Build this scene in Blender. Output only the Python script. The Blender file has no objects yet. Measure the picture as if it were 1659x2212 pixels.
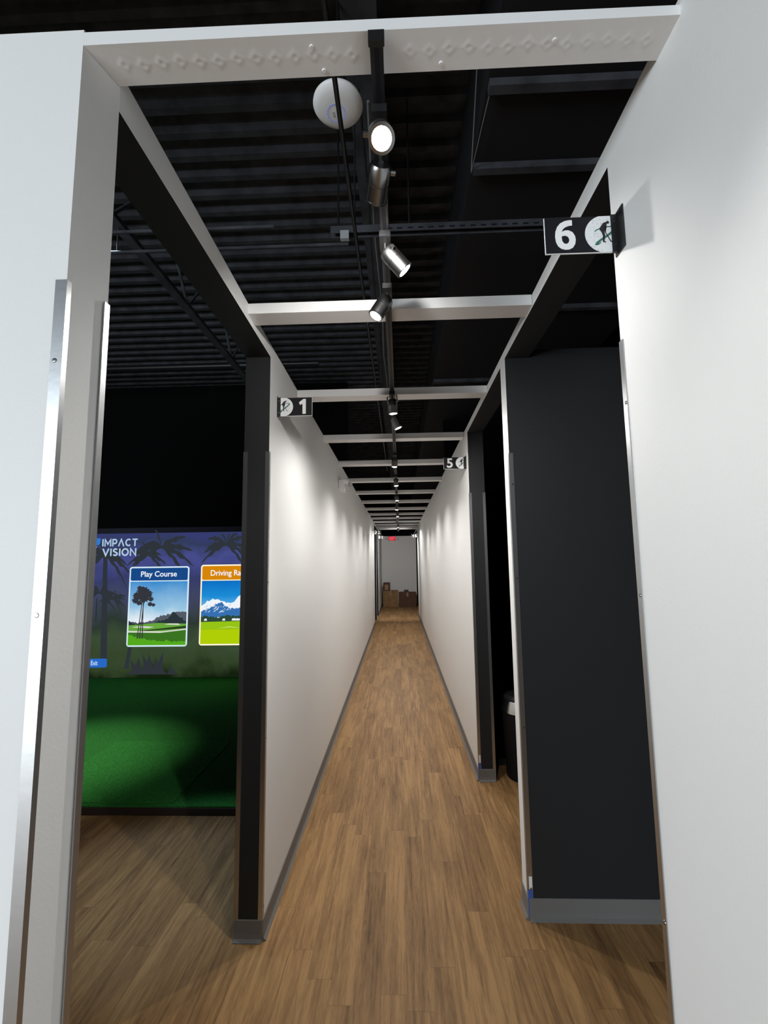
import bpy, bmesh, math, random
from mathutils import Vector, Matrix
random.seed(7)
sc = bpy.context.scene
COL = sc.collection

# ------------------------------------------------------------------ helpers
def s2l(c):
    return tuple(((v/255)/12.92 if v/255 <= .04045 else ((v/255+.055)/1.055)**2.4) for v in c)

def new_mat(name):
    m = bpy.data.materials.new(name); m.use_nodes = True
    nt = m.node_tree
    return m, nt, nt.nodes['Principled BSDF']

def mat(name, col, rough=.5, metal=0, bump=0, bscale=200, spec=.5, noise=0, nscale=6):
    m, nt, b = new_mat(name)
    b.inputs['Base Color'].default_value = (*col, 1)
    b.inputs['Roughness'].default_value = rough
    b.inputs['Metallic'].default_value = metal
    b.inputs['Specular IOR Level'].default_value = spec
    tc = nt.nodes.new('ShaderNodeTexCoord')
    if bump:
        n = nt.nodes.new('ShaderNodeTexNoise'); n.inputs['Scale'].default_value = bscale
        n.inputs['Detail'].default_value = 3
        nt.links.new(tc.outputs['Object'], n.inputs['Vector'])
        bp = nt.nodes.new('ShaderNodeBump'); bp.inputs['Strength'].default_value = bump
        bp.inputs['Distance'].default_value = .002
        nt.links.new(n.outputs['Fac'], bp.inputs['Height']); nt.links.new(bp.outputs['Normal'], b.inputs['Normal'])
    if noise:
        n = nt.nodes.new('ShaderNodeTexNoise'); n.inputs['Scale'].default_value = nscale
        n.inputs['Detail'].default_value = 4
        nt.links.new(tc.outputs['Object'], n.inputs['Vector'])
        r = nt.nodes.new('ShaderNodeValToRGB')
        r.color_ramp.elements[0].position = .3; r.color_ramp.elements[1].position = .7
        r.color_ramp.elements[0].color = (*[v*(1-noise) for v in col], 1)
        r.color_ramp.elements[1].color = (*[min(1, v*(1+noise)) for v in col], 1)
        nt.links.new(n.outputs['Fac'], r.inputs['Fac']); nt.links.new(r.outputs['Color'], b.inputs['Base Color'])
    return m

def emit(name, col, strength=1):
    m = bpy.data.materials.new(name); m.use_nodes = True
    nt = m.node_tree; nt.nodes.clear()
    e = nt.nodes.new('ShaderNodeEmission'); o = nt.nodes.new('ShaderNodeOutputMaterial')
    e.inputs['Color'].default_value = (*col, 1); e.inputs['Strength'].default_value = strength
    nt.links.new(e.outputs[0], o.inputs[0])
    return m

def emit_ramp(name, stops, z0, z1, nscale=3, namp=.25, strength=1, detail=5):
    """projected picture: colours by height on the screen, broken up by noise"""
    m = bpy.data.materials.new(name); m.use_nodes = True
    nt = m.node_tree; nt.nodes.clear()
    e = nt.nodes.new('ShaderNodeEmission'); o = nt.nodes.new('ShaderNodeOutputMaterial')
    tc = nt.nodes.new('ShaderNodeTexCoord'); sx = nt.nodes.new('ShaderNodeSeparateXYZ')
    nt.links.new(tc.outputs['Object'], sx.inputs[0])
    mr = nt.nodes.new('ShaderNodeMapRange'); mr.inputs['From Min'].default_value = z0; mr.inputs['From Max'].default_value = z1
    nt.links.new(sx.outputs['Z'], mr.inputs['Value'])
    n = nt.nodes.new('ShaderNodeTexNoise'); n.inputs['Scale'].default_value = nscale; n.inputs['Detail'].default_value = detail
    nt.links.new(tc.outputs['Object'], n.inputs['Vector'])
    m1 = nt.nodes.new('ShaderNodeMath'); m1.operation = 'MULTIPLY_ADD'
    m1.inputs[1].default_value = namp; m1.inputs[2].default_value = -namp/2
    nt.links.new(n.outputs['Fac'], m1.inputs[0])
    ad = nt.nodes.new('ShaderNodeMath'); ad.operation = 'ADD'
    nt.links.new(mr.outputs[0], ad.inputs[0]); nt.links.new(m1.outputs[0], ad.inputs[1])
    r = nt.nodes.new('ShaderNodeValToRGB'); cr = r.color_ramp
    while len(cr.elements) < len(stops): cr.elements.new(.5)
    for el, (p, c) in zip(cr.elements, stops):
        el.position = p; el.color = (*s2l(c), 1)
    nt.links.new(ad.outputs[0], r.inputs['Fac']); nt.links.new(r.outputs[0], e.inputs['Color'])
    e.inputs['Strength'].default_value = strength
    nt.links.new(e.outputs[0], o.inputs[0])
    return m

class MB:
    def __init__(s): s.v = []; s.f = []; s.m = []
    def poly(s, pts, m=0):
        i = len(s.v); s.v += [tuple(p) for p in pts]; s.f.append(tuple(range(i, i+len(pts)))); s.m.append(m)
    def box(s, a, b, m=0, mm=None):
        x0, y0, z0 = a; x1, y1, z1 = b
        i = len(s.v)
        s.v += [(x0,y0,z0),(x1,y0,z0),(x1,y1,z0),(x0,y1,z0),(x0,y0,z1),(x1,y0,z1),(x1,y1,z1),(x0,y1,z1)]
        fs = [('-z',(3,2,1,0)),('+z',(4,5,6,7)),('-y',(0,1,5,4)),('+y',(2,3,7,6)),('-x',(3,0,4,7)),('+x',(1,2,6,5))]
        for k, f in fs:
            s.f.append(tuple(i+q for q in f)); s.m.append((mm or {}).get(k, m))
        return s
    def hexa(s, P, m=0, mm=None):
        """8 points: bottom ring 0-3 (ccw seen from above, 0=-x-y,1=+x-y,2=+x+y,3=-x+y), top ring 4-7"""
        i = len(s.v); s.v += [tuple(p) for p in P]
        fs = [('-z',(3,2,1,0)),('+z',(4,5,6,7)),('-y',(0,1,5,4)),('+y',(2,3,7,6)),('-x',(3,0,4,7)),('+x',(1,2,6,5))]
        for k, f in fs:
            s.f.append(tuple(i+q for q in f)); s.m.append((mm or {}).get(k, m))
        return s
    def tube(s, p0, p1, r, n=12, m=0, r1=None, caps=True):
        p0, p1 = Vector(p0), Vector(p1); d = (p1-p0).normalized(); r1 = r if r1 is None else r1
        a = d.orthogonal().normalized(); b = d.cross(a)
        i = len(s.v)
        for p, rr in ((p0, r), (p1, r1)):
            for k in range(n):
                t = 2*math.pi*k/n; s.v.append(tuple(p+a*rr*math.cos(t)+b*rr*math.sin(t)))
        for k in range(n):
            s.f.append((i+k, i+(k+1) % n, i+n+(k+1) % n, i+n+k)); s.m.append(m)
        if caps:
            s.f.append(tuple(i+k for k in reversed(range(n)))); s.m.append(m)
            s.f.append(tuple(i+n+k for k in range(n))); s.m.append(m)
        return s
    def lathe(s, prof, n=32, m=0, c=(0,0,0)):
        """profile of (r, z) from bottom to top, axis z"""
        i = len(s.v); k = len(prof)
        for r, z in prof:
            for q in range(n):
                t = 2*math.pi*q/n; s.v.append((c[0]+r*math.cos(t), c[1]+r*math.sin(t), c[2]+z))
        for a in range(k-1):
            for q in range(n):
                s.f.append((i+a*n+q, i+a*n+(q+1) % n, i+(a+1)*n+(q+1) % n, i+(a+1)*n+q)); s.m.append(m)
        s.f.append(tuple(i+q for q in reversed(range(n)))); s.m.append(m)
        s.f.append(tuple(i+(k-1)*n+q for q in range(n))); s.m.append(m)
        return s
    def slab(s, pts, y0, y1, m=0):
        """polygon of (x, z) extruded from y0 (seen face, towards -y) to y1"""
        n = len(pts); i = len(s.v)
        ar = sum(pts[k][0]*pts[(k+1) % n][1]-pts[(k+1) % n][0]*pts[k][1] for k in range(n))
        if ar < 0: pts = pts[::-1]
        s.v += [(x, y0, z) for x, z in pts]+[(x, y1, z) for x, z in pts]
        s.f.append(tuple(i+k for k in range(n))); s.m.append(m)
        s.f.append(tuple(i+n+k for k in reversed(range(n)))); s.m.append(m)
        for k in range(n):
            s.f.append((i+k, i+n+k, i+n+(k+1) % n, i+(k+1) % n)); s.m.append(m)
        return s
    def build(s, name, mats, parent=None, smooth=False, bevel=0):
        me = bpy.data.meshes.new(name); me.from_pydata(s.v, [], s.f)
        for mt in (mats if isinstance(mats, (list, tuple)) else [mats]): me.materials.append(mt)
        me.polygons.foreach_set('material_index', s.m)
        bm = bmesh.new(); bm.from_mesh(me); bmesh.ops.recalc_face_normals(bm, faces=bm.faces); bm.to_mesh(me); bm.free()
        o = bpy.data.objects.new(name, me); COL.objects.link(o)
        if parent: o.parent = parent
        if smooth:
            me.polygons.foreach_set('use_smooth', [True]*len(me.polygons))
            me.set_sharp_from_angle(angle=math.radians(40))
        if bevel:
            md = o.modifiers.new('bevel', 'BEVEL'); md.width = bevel; md.segments = 2; md.limit_method = 'ANGLE'
        return o

def tag(o, label=None, cat=None, group=None, kind=None):
    if label: o['label'] = label
    if cat: o['category'] = cat
    if group: o['group'] = group
    if kind: o['kind'] = kind
    return o

def thing(name, label, cat, loc=(0,0,0), group=None):
    o = bpy.data.objects.new(name, None); COL.objects.link(o); o.location = loc; o.empty_display_size = .05
    return tag(o, label, cat, group)

def struct(o): o['kind'] = 'structure'; return o

def text_mesh(name, body, mt, parent, x0, x1, z0, z1, y, bold=0, extrude=.0004, keep=False):
    """lettering that reads towards -y, fitted to the box x0..x1, z0..z1 at depth y"""
    cu = bpy.data.curves.new(name, 'FONT'); cu.body = body; cu.size = 1; cu.offset = bold; cu.extrude = .001
    cu.resolution_u = 6
    o = bpy.data.objects.new(name, cu); COL.objects.link(o)
    dg = bpy.context.evaluated_depsgraph_get(); dg.update()
    me = bpy.data.meshes.new_from_object(o.evaluated_get(dg), depsgraph=dg)
    COL.objects.unlink(o); bpy.data.objects.remove(o); bpy.data.curves.remove(cu)
    xs = [v.co.x for v in me.vertices]; ys = [v.co.y for v in me.vertices]
    bx0, bx1, by0, by1 = min(xs), max(xs), min(ys), max(ys)
    for v in me.vertices:
        fx = (v.co.x-bx0)/(bx1-bx0); fy = (v.co.y-by0)/(by1-by0); fz = v.co.z
        v.co = (x0+fx*(x1-x0), y-(extrude if fz > 0 else 0), z0+fy*(z1-z0))
    me.materials.clear(); me.materials.append(mt); me.name = name
    ob = bpy.data.objects.new(name, me); COL.objects.link(ob); ob.parent = parent
    return ob

# ------------------------------------------------------------------ materials
WHITE = mat('white_wall_paint', (.80,.80,.79), .55, bump=.12, bscale=160, spec=.35)
BEAMW = mat('white_beam_paint', (.80,.80,.80), .5, bump=.06, bscale=90, spec=.4)
BLACKP = mat('black_wall_paint', (.017,.018,.020), .62, bump=.15, bscale=140, spec=.35)
BLACKC = mat('black_ceiling_paint', (.050,.052,.060), .8, spec=.2, noise=.35, nscale=9)
DUCTB = mat('black_duct_paint', (.012,.012,.014), .7, spec=.3)
BAYDARK = mat('black_bay_shade_tone', (.0035,.0035,.004), .95, spec=.1)  # blacker than the wall paint: the shade of the dark bays is in the colour
BLACKM = mat('black_metal', (.012,.012,.013), .42, spec=.5)
BLACKG = mat('black_sign_panel', (.007,.007,.010), .5, spec=.3)
ALU = mat('brushed_aluminium', (.50,.51,.52), .36, metal=1, bump=.06, bscale=60)
STEEL = mat('satin_nickel', (.27,.27,.27), .30, metal=1)
CHROME = mat('polished_steel_band', (.85,.85,.85), .22, metal=1)
BASE = mat('grey_rubber_cove_base', (.17,.165,.16), .5, spec=.4)
PLASTIC = mat('white_plastic', (.86,.86,.87), .4)
ACRYL = mat('white_acrylic_face', (.88,.88,.88), .35)
GREY = mat('grey_emblem_ink', (.36,.37,.38), .5)
INK = mat('black_ink', (.012,.012,.014), .5)
GREENINK = mat('teal_green_ink', (.045,.17,.125), .5)
CARD = mat('brown_cardboard', (.26,.15,.065), .8, noise=.2, nscale=10)
CARDD = mat('dark_brown_cardboard', (.105,.055,.03), .8, noise=.2, nscale=10)
TAPE = mat('parcel_tape', (.34,.21,.11), .4)
BLUEF = mat('blue_masking_film', (.05,.11,.42), .5)
LENS = emit('lit_lamp_lens', (1,.95,.86), 60)
REDL = emit('red_lit_letters', (1,.16,.22), 1.0)
BLUEL = emit('blue_status_ring', (.16,.24,1), .5)
GLINT = emit('test_lamp_light', (.75,1,.85), 1.2)

# dimpled ball print
BALL, _nt, _b = new_mat('dimpled_ball_print')
_b.inputs['Roughness'].default_value = .4
_tc = _nt.nodes.new('ShaderNodeTexCoord'); _v = _nt.nodes.new('ShaderNodeTexVoronoi'); _v.inputs['Scale'].default_value = 125
_v.inputs['Randomness'].default_value = .35
_r = _nt.nodes.new('ShaderNodeValToRGB'); _r.color_ramp.elements[0].position = .05; _r.color_ramp.elements[1].position = .5
_r.color_ramp.elements[0].color = (.56,.58,.60,1); _r.color_ramp.elements[1].color = (.84,.85,.86,1)
_nt.links.new(_tc.outputs['Object'], _v.inputs['Vector']); _nt.links.new(_v.outputs['Distance'], _r.inputs['Fac'])
_nt.links.new(_r.outputs['Color'], _b.inputs['Base Color'])

# vinyl plank floor
def plank_material():
    m, nt, b = new_mat('oak_vinyl_planks')
    N = nt.nodes.new; L = nt.links.new
    tc = N('ShaderNodeTexCoord'); sx = N('ShaderNodeSeparateXYZ'); L(tc.outputs['Object'], sx.inputs[0])
    def math_(op, a=None, bb=None, va=0, vb=0):
        n = N('ShaderNodeMath'); n.operation = op
        n.inputs[0].default_value = va; n.inputs[1].default_value = vb
        if a: L(a, n.inputs[0])
        if bb: L(bb, n.inputs[1])
        return n.outputs[0]
    u = math_('DIVIDE', sx.outputs['X'], vb=.088)
    row = math_('FLOOR', u)
    wn = N('ShaderNodeTexWhiteNoise'); wn.noise_dimensions = '1D'; L(row, wn.inputs['W'])
    v = math_('DIVIDE', sx.outputs['Y'], vb=.95)
    v2 = math_('MULTIPLY_ADD', wn.outputs['Value']); n_ = v2.node; n_.inputs[1].default_value = 7.31; L(v, n_.inputs[2])
    pl = math_('FLOOR', v2)
    cx = N('ShaderNodeCombineXYZ'); L(row, cx.inputs[0]); L(pl, cx.inputs[1])
    w2 = N('ShaderNodeTexWhiteNoise'); w2.noise_dimensions = '2D'; L(cx.outputs[0], w2.inputs['Vector'])
    # grain: noise stretched along the planks, shifted per plank
    cg = N('ShaderNodeCombineXYZ')
    gx = math_('MULTIPLY', sx.outputs['X'], vb=62)
    gy = math_('MULTIPLY', sx.outputs['Y'], vb=3.2)
    gz = math_('MULTIPLY', w2.outputs['Value'], vb=40)
    L(gx, cg.inputs[0]); L(gy, cg.inputs[1]); L(gz, cg.inputs[2])
    g = N('ShaderNodeTexNoise'); g.inputs['Scale'].default_value = 1; g.inputs['Detail'].default_value = 6; g.inputs['Roughness'].default_value = .62
    g.inputs['Distortion'].default_value = .6
    L(cg.outputs[0], g.inputs['Vector'])
    # fine pores
    cp = N('ShaderNodeCombineXYZ'); L(math_('MULTIPLY', sx.outputs['X'], vb=230), cp.inputs[0]); L(math_('MULTIPLY', sx.outputs['Y'], vb=26), cp.inputs[1]); L(gz, cp.inputs[2])
    p = N('ShaderNodeTexNoise'); p.inputs['Scale'].default_value = 1; p.inputs['Detail'].default_value = 3
    L(cp.outputs[0], p.inputs['Vector'])
    # tone = mix of plank random, grain, pores
    cb = N('ShaderNodeCombineXYZ'); L(math_('MULTIPLY', sx.outputs['X'], vb=13), cb.inputs[0]); L(math_('MULTIPLY', sx.outputs['Y'], vb=1.5), cb.inputs[1]); L(gz, cb.inputs[2])
    bl = N('ShaderNodeTexNoise'); bl.inputs['Scale'].default_value = 1; bl.inputs['Detail'].default_value = 2; L(cb.outputs[0], bl.inputs['Vector'])
    t0 = math_('MULTIPLY', bl.outputs['Fac'], vb=.55)
    t1 = math_('MULTIPLY_ADD', w2.outputs['Value'], vb=.16); L(t0, t1.node.inputs[2])
    t2 = math_('MULTIPLY_ADD', g.outputs['Fac'], vb=.95); L(t1, t2.node.inputs[2])
    t3 = math_('MULTIPLY_ADD', p.outputs['Fac'], vb=.30); L(t2, t3.node.inputs[2])
    r = N('ShaderNodeValToRGB'); cr = r.color_ramp
    cr.elements[0].position = .48; cr.elements[0].color = (*s2l((88,64,42)), 1)
    cr.elements[1].position = 1.25 if False else 1.0; cr.elements[1].color = (*s2l((172,134,88)), 1)
    e = cr.elements.new(.62); e.color = (*s2l((121,90,58)), 1)
    e = cr.elements.new(.82); e.color = (*s2l((148,113,73)), 1)
    L(math_('SUBTRACT', t3, vb=.14), r.inputs['Fac'])
    # joints
    fu = math_('FRACT', u); fv = math_('FRACT', v2)
    eu = math_('ABSOLUTE', math_('SUBTRACT', fu, vb=.5)); ev = math_('ABSOLUTE', math_('SUBTRACT', fv, vb=.5))
    ju = math_('GREATER_THAN', eu, vb=.492); jv = math_('GREATER_THAN', ev, vb=.4983)
    jj = math_('MULTIPLY', math_('MAXIMUM', ju, jv), vb=.28)
    mx = N('ShaderNodeMixRGB'); L(jj, mx.inputs[0]); L(r.outputs[0], mx.inputs[1]); mx.inputs[2].default_value = (*s2l((78,56,38)), 1)
    L(mx.outputs[0], b.inputs['Base Color'])
    b.inputs['Roughness'].default_value = .52; b.inputs['Specular IOR Level'].default_value = .25
    bp = N('ShaderNodeBump'); bp.inputs['Strength'].default_value = .15; bp.inputs['Distance'].default_value = .001
    L(t3, bp.inputs['Height']); L(bp.outputs[0], b.inputs['Normal'])
    return m
FLOORM = plank_material()

def turf_material(name, c0, c1):
    m, nt, b = new_mat(name); N = nt.nodes.new; L = nt.links.new
    tc = N('ShaderNodeTexCoord'); n = N('ShaderNodeTexNoise'); n.inputs['Scale'].default_value = 130; n.inputs['Detail'].default_value = 4
    L(tc.outputs['Object'], n.inputs['Vector'])
    r = N('ShaderNodeValToRGB'); r.color_ramp.elements[0].position = .35; r.color_ramp.elements[1].position = .65
    r.color_ramp.elements[0].color = (*c0, 1); r.color_ramp.elements[1].color = (*c1, 1)
    L(n.outputs['Fac'], r.inputs['Fac']); L(r.outputs[0], b.inputs['Base Color'])
    b.inputs['Roughness'].default_value = .95; b.inputs['Specular IOR Level'].default_value = .1
    bp = N('ShaderNodeBump'); bp.inputs['Strength'].default_value = .7; bp.inputs['Distance'].default_value = .006
    L(n.outputs['Fac'], bp.inputs['Height']); L(bp.outputs[0], b.inputs['Normal'])
    return m
TURF = turf_material('green_turf', (.030,.19,.032), (.065,.36,.065))
MATT = turf_material('green_mat_turf', (.034,.22,.038), (.07,.40,.07))
RISER = mat('dark_brown_riser_trim', (.045,.032,.028), .6)

# ------------------------------------------------------------------ setting
H = 2.436
WB = [WHITE, BLACKP]
def wall(name, P, mm, z0=0, z1=H, mats=WB):
    """P: four floor points (-x-y, +x-y, +x+y, -x+y)"""
    b = MB(); b.hexa([(*p, z0) for p in P]+[(*p, z1) for p in P], 0, mm)
    return struct(b.build(name, mats))

b = MB(); b.box((-6.2,-4,-.1), (6.2,16.6,0)); struct(b.build('floor', FLOORM))

# corrugated roof deck, ribs across the corridor
b = MB(); pitch = .152; y = -4.0; ZD = 4.0; prof = []
while y < 16.6:
    prof += [(y, ZD), (y+.042, ZD), (y+.050, ZD+.045), (y+.144, ZD+.045)]; y += pitch
prof.append((y, ZD))
for (ya, za), (yb, zb) in zip(prof, prof[1:]):
    b.poly([(-6.2,ya,za), (6.2,ya,za), (6.2,yb,zb), (-6.2,yb,zb)])
struct(b.build('ceiling', BLACKC))

b = MB(); b.box((-6.2,-4,3.30), (6.2,.60,3.42)); struct(b.build('ceiling_light_blocker', BAYDARK))  # unseen slab added to keep daylight off the front of the deck

XL, XR = -.561, .506
T = .110
BW = {'-x':1,'+x':1,'-y':1,'+y':1,'-z':1,'+z':1}
# front cross wall on the left (its end is the jamb)
wall('wall_left_front', [(-3.4,.7124),(-.563,.7124),(-.541,.789),(-3.4,.789)], {'+y':1})
# long wall on the left
YL0, YL1 = 1.9225, 11.0
XLF = -.607
wall('wall_left', [(XL-T,YL0),(XL,YL0),(XLF,YL1),(XLF-T,YL1)], {'-y':1,'-x':1,'+y':1})
wall('wall_left_divider', [(-3.5,11.86),(-.609,11.86),(-.609,11.965),(-3.5,11.965)], {'-y':1,'+y':1})
wall('wall_left_far', [(-.612-T,12.9),(-.612,12.9),(-.622,15.8),(-.622-T,15.8)], {'-y':1,'-x':1})
# right side
wall('wall_right_front', [(.508,-.9),(.508+T,-.9),(.508+T,.997),(.508,.997)], {'+y':1,'+x':1})
wall('wall_right_divider', [(.506,2.046),(3.6,2.046),(3.6,2.143),(.506,2.143)], {'-y':1,'+y':1})
wall('wall_right', [(.506,3.23),(.506+T,3.23),(.500+T,12.75),(.500,12.75)], {'-y':1,'+x':1,'+y':1})
wall('wall_back', [(-.80,15.8),(.575,15.8),(.575,15.95),(-.80,15.95)], {}, 0, 2.377)
wall('wall_back_upper', [(-6.2,15.8),(6.2,15.8),(6.2,15.95),(-6.2,15.95)], BW, 2.377, 4.0, mats=[BAYDARK,BAYDARK])
wall('wall_back_bay', [(.575,15.8),(4,15.8),(4,15.95),(.575,15.95)], BW, 0, 2.377, mats=[BAYDARK,BAYDARK])
# black outer walls of the bays
wall('wall_bay_screen_side', [(-5.3,6.15),(-.70,6.15),(-.70,6.25),(-5.3,6.25)], BW, 0, 4.0, mats=[BAYDARK,BAYDARK])
wall('wall_bay_outer', [(-5.3,.789),(-5.2,.789),(-5.2,6.15),(-5.3,6.15)], BW, 0, 4.0, mats=[BAYDARK,BAYDARK])
wall('wall_right_outer', [(3.6,.4),(3.7,.4),(3.7,15.8),(3.6,15.8)], BW, 0, 4.0, mats=[BAYDARK,BAYDARK])
wall('wall_left_outer', [(-3.6,6.25),(-3.5,6.25),(-3.5,15.8),(-3.6,15.8)], BW, 0, 4.0, mats=[BAYDARK,BAYDARK])

# door headers: thin boards, white towards the corridor, black below
def header(n, P0, P1, zb0, zb1, side, t=T):
    (x0, y0), (x1, y1) = P0, P1
    b = MB()
    if side < 0:
        Q = [(x0-t,y0),(x0,y0),(x1,y1),(x1-t,y1)]; mm = {'-z':1,'-x':1}
    else:
        Q = [(x0,y0),(x0+t,y0),(x1+t,y1),(x1,y1)]; mm = {'-z':1,'+x':1}
    zb = [zb0,zb0,zb1,zb1]
    b.hexa([(*q, z) for q, z in zip(Q, zb)]+[(*q, H) for q in Q], 0, mm)
    return struct(b.build('trim_%d' % n, WB))
header(1, (-.541,.789), (XL,YL0), 2.352, 2.376, -1)
header(2, (.508,.997), (.506,2.046), 2.380, 2.396, 1)
header(3, (.506,2.143), (.506,3.23), 2.392, 2.388, 1)
header(4, (-.607,11.0), (-.609,11.86), 2.385, 2.385, -1)
header(5, (-.609,11.965), (-.612,12.9), 2.385, 2.385, -1)
header(6, (.500,12.75), (.500,15.8), 2.385, 2.385, 1)

# rubber cove base
def cove(name, p0, p1, nrm, h=.077):
    prof = [(0,0),(.016,0),(.016,.003),(.007,.012),(.0045,.03),(.0045,h-.002),(.003,h),(0,h)]
    b = MB(); n = Vector((*nrm,0)); i = 0
    ring0 = [Vector((*p0,0))+n*d+Vector((0,0,z)) for d, z in prof]
    ring1 = [Vector((*p1,0))+n*d+Vector((0,0,z)) for d, z in prof]
    k = len(prof)
    for q in range(k): b.poly([ring0[q], ring0[(q+1) % k], ring1[(q+1) % k], ring1[q]])
    b.poly(ring0); b.poly(ring1)
    bm_o = b.build(name, BASE); struct(bm_o)
    return bm_o
cove('baseboard_left', (XL,YL0), (XLF,YL1), (1,0))
cove('baseboard_left_end', (XL-T,YL0), (XL,YL0), (0,-1))
cove('baseboard_left_far', (-.612,12.9), (-.622,15.8), (1,0))
cove('baseboard_right', (.506,3.23), (.500,12.75), (-1,0))
cove('baseboard_right_end', (.506,3.23), (.506+T,3.23), (0,-1))
cove('baseboard_right_divider', (.506,2.046), (3.6,2.046), (0,-1), .082)
cove('baseboard_right_divider_end', (.506,2.046), (.506,2.143), (-1,0), .082)
cove('baseboard_back', (-.62,15.8), (.575,15.8), (0,-1))

# ------------------------------------------------------------------ cross beams between the corridor walls
def left_x(y): return -.5415 if y < 1 else (XL+(XLF-XL)*(y-YL0)/(YL1-YL0) if y > YL0 else -.556)
order = ['second','third','fourth','fifth','sixth','seventh','eighth','ninth','tenth','eleventh','twelfth','thirteenth','fourteenth']
# nearest beam: underside with a row of pressed diamond dents
nx, ny = 420, 30
v = []; f = []
x0a, x1a = -.5625, .508
def fx(u, w): return (x0a+(.0215*w))*(1-u)+x1a*u
dents = [(-.507+.0362*k, .748+.002*math.sin(k*1.7)) for k in range(28) if k not in (13, 14)]
def dent(x, y):
    z = 0
    for cx, cy in dents:
        if abs(x-cx) < .02:
            d = abs(x-cx)*1.0+abs(y-cy)*1.0
            z += .0009*math.exp(-((d-.0085)/.0055)**2)-.0003*math.exp(-(d/.006)**2)
    return z
me_v = []
for j in range(ny+1):
    w = j/ny
    for i in range(nx+1):
        u = i/nx; x = fx(u, w); yy = .712*(1-w)+.786*w; zz = 2.403+.001*w
        edge = min(1, min(w, 1-w)*8)
        me_v.append((x, yy, zz-dent(x, yy)*edge))
me_f = [(j*(nx+1)+i, (j+1)*(nx+1)+i, (j+1)*(nx+1)+i+1, j*(nx+1)+i+1) for j in range(ny) for i in range(nx)]
k0 = len(me_v)
me_v += [(-.5625,.7118,2.430),(.508,.7115,2.422),(.508,.786,2.436),(-.541,.786,2.436)]
a, bq, c, d = 0, nx, ny*(nx+1)+nx, ny*(nx+1)
me_f += [tuple(list(range(0, nx+1))+[k0+1,k0]), tuple(list(range(d, c+1))[::-1]+[k0+3,k0+2]), (k0,k0+1,k0+2,k0+3),
         tuple([j*(nx+1) for j in range(ny, -1, -1)]+[k0,k0+3]), tuple([j*(nx+1)+nx for j in range(ny+1)]+[k0+2,k0+1])]
b = MB(); b.v = me_v; b.f = me_f; b.m = [0]*len(me_f)
nb = b.build('cross_beam', BEAMW)
nb.data.polygons.foreach_set('use_smooth', [True]*len(nb.data.polygons)); nb.data.set_sharp_from_angle(angle=math.radians(50))
tag(nb, 'wide white beam across the corridor mouth with a row of pressed dents', 'beam', 'white beams across the corridor')
for sx_, sy_ in ((-.146,.733),(-.13,.775),(.095,.772),(.30,.742),(-.02,.728)):
    s = MB(); s.lathe([(.0035,-.0022),(.0045,-.0008),(.0045,.002)], 12, c=(sx_,sy_,2.4035)); so = s.build('screw', BEAMW, nb, smooth=True)
BY = [1.600,2.468,3.379,4.27,5.185,6.105,7.07,8.02,8.90,9.72,10.60,11.43,12.19,12.85]
order += ['fifteenth']
for k, yb in enumerate(BY):
    xl = left_x(yb) if yb < 11 else -.609
    b = MB(); b.box((xl,yb,2.395), (.5055 if yb < 3 else .502,yb+.088,2.436))
    o = b.build('cross_beam', BEAMW, bevel=.002)
    far = ['white beam over the gap between the paired number signs', 'white beam overhead'][1]
    tag(o, '%s white beam overhead, counting from the corridor mouth' % order[k], 'beam', 'white beams across the corridor')

# ------------------------------------------------------------------ metal corner guards
def guard(cx, cy, fx_, fy_, label, nscrews=True, film=False, w=.018, h=1.945, t=.0025):
    """outside corner at cx, cy; fx_ = direction the wall runs from the corner along x, fy_ = along y"""
    root = thing('corner_guard', label, 'corner guard', (cx,cy,0), 'metal corner guards on the wall ends')
    b = MB()
    ox, oy = -fx_*t, -fy_*t
    P = [(ox,oy),(fx_*w,oy),(fx_*w,0),(0,0),(0,fy_*w),(ox,fy_*w)]
    n = len(P); i = 0
    b.v = [(x,y,.001) for x, y in P]+[(x,y,h) for x, y in P]
    b.f = [tuple(range(n)), tuple(range(n, 2*n))]+[(k,(k+1) % n,n+(k+1) % n,n+k) for k in range(n)]
    b.m = [0]*len(b.f)
    b.build('angle_strip', ALU, root)
    if nscrews:
        for z in (.12, .75, 1.38, 1.80):
            s = MB(); s.lathe([(.0012,.0015),(.0035,.0012),(.0042,0)][::-1], 14)
            so = s.build('screw', STEEL, root, smooth=True)
            if nscrews == 'y':
                so.matrix_local = Matrix.Translation((fx_*w*.55, oy, z)) @ Matrix.Rotation(math.radians(90*fy_), 4, 'X')
            else:
                so.matrix_local = Matrix.Translation((ox, fy_*w*.55, z)) @ Matrix.Rotation(math.radians(-90*fx_), 4, 'Y')
    if film:
        s = MB(); s.box((ox-.0008*fx_ if fx_ > 0 else 0, oy-.0008, .02), (fx_*w*.9, oy, .115))
        s.build('protective_film', BLUEF, root)['label'] = 'scrap of blue film left on the metal'
        s = MB(); s.box((fx_*w*.15, oy-.0008, .118), (fx_*w*.85, oy, .165))
        s.build('sticker', PLASTIC, root)
    return root
guard(-.563,.7124,-1,1, 'aluminium corner strip on the outer edge of the nearest white wall end', 'y')
guard(-.541,.789,-1,-1, 'aluminium strip on the inner edge of the nearest white wall end', False, w=.012)
guard(XL,YL0,-1,1, 'metal strip on the corridor edge of the black post below sign 1', 'x', w=.016)
guard(XL-T,YL0,1,1, 'metal strip on the bay edge of the black post below sign 1', False, w=.016)
guard(.508,.997,1,-1, 'metal strip on the edge of the large white wall below sign 6', 'x', w=.014)
guard(.506,2.046,1,1, 'metal strip between the white divider edge and its broad black face', 'y', True)
guard(.506,3.23,1,1, 'metal strip on the corridor edge of the black post below sign 5', False, True, w=.016)
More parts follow.
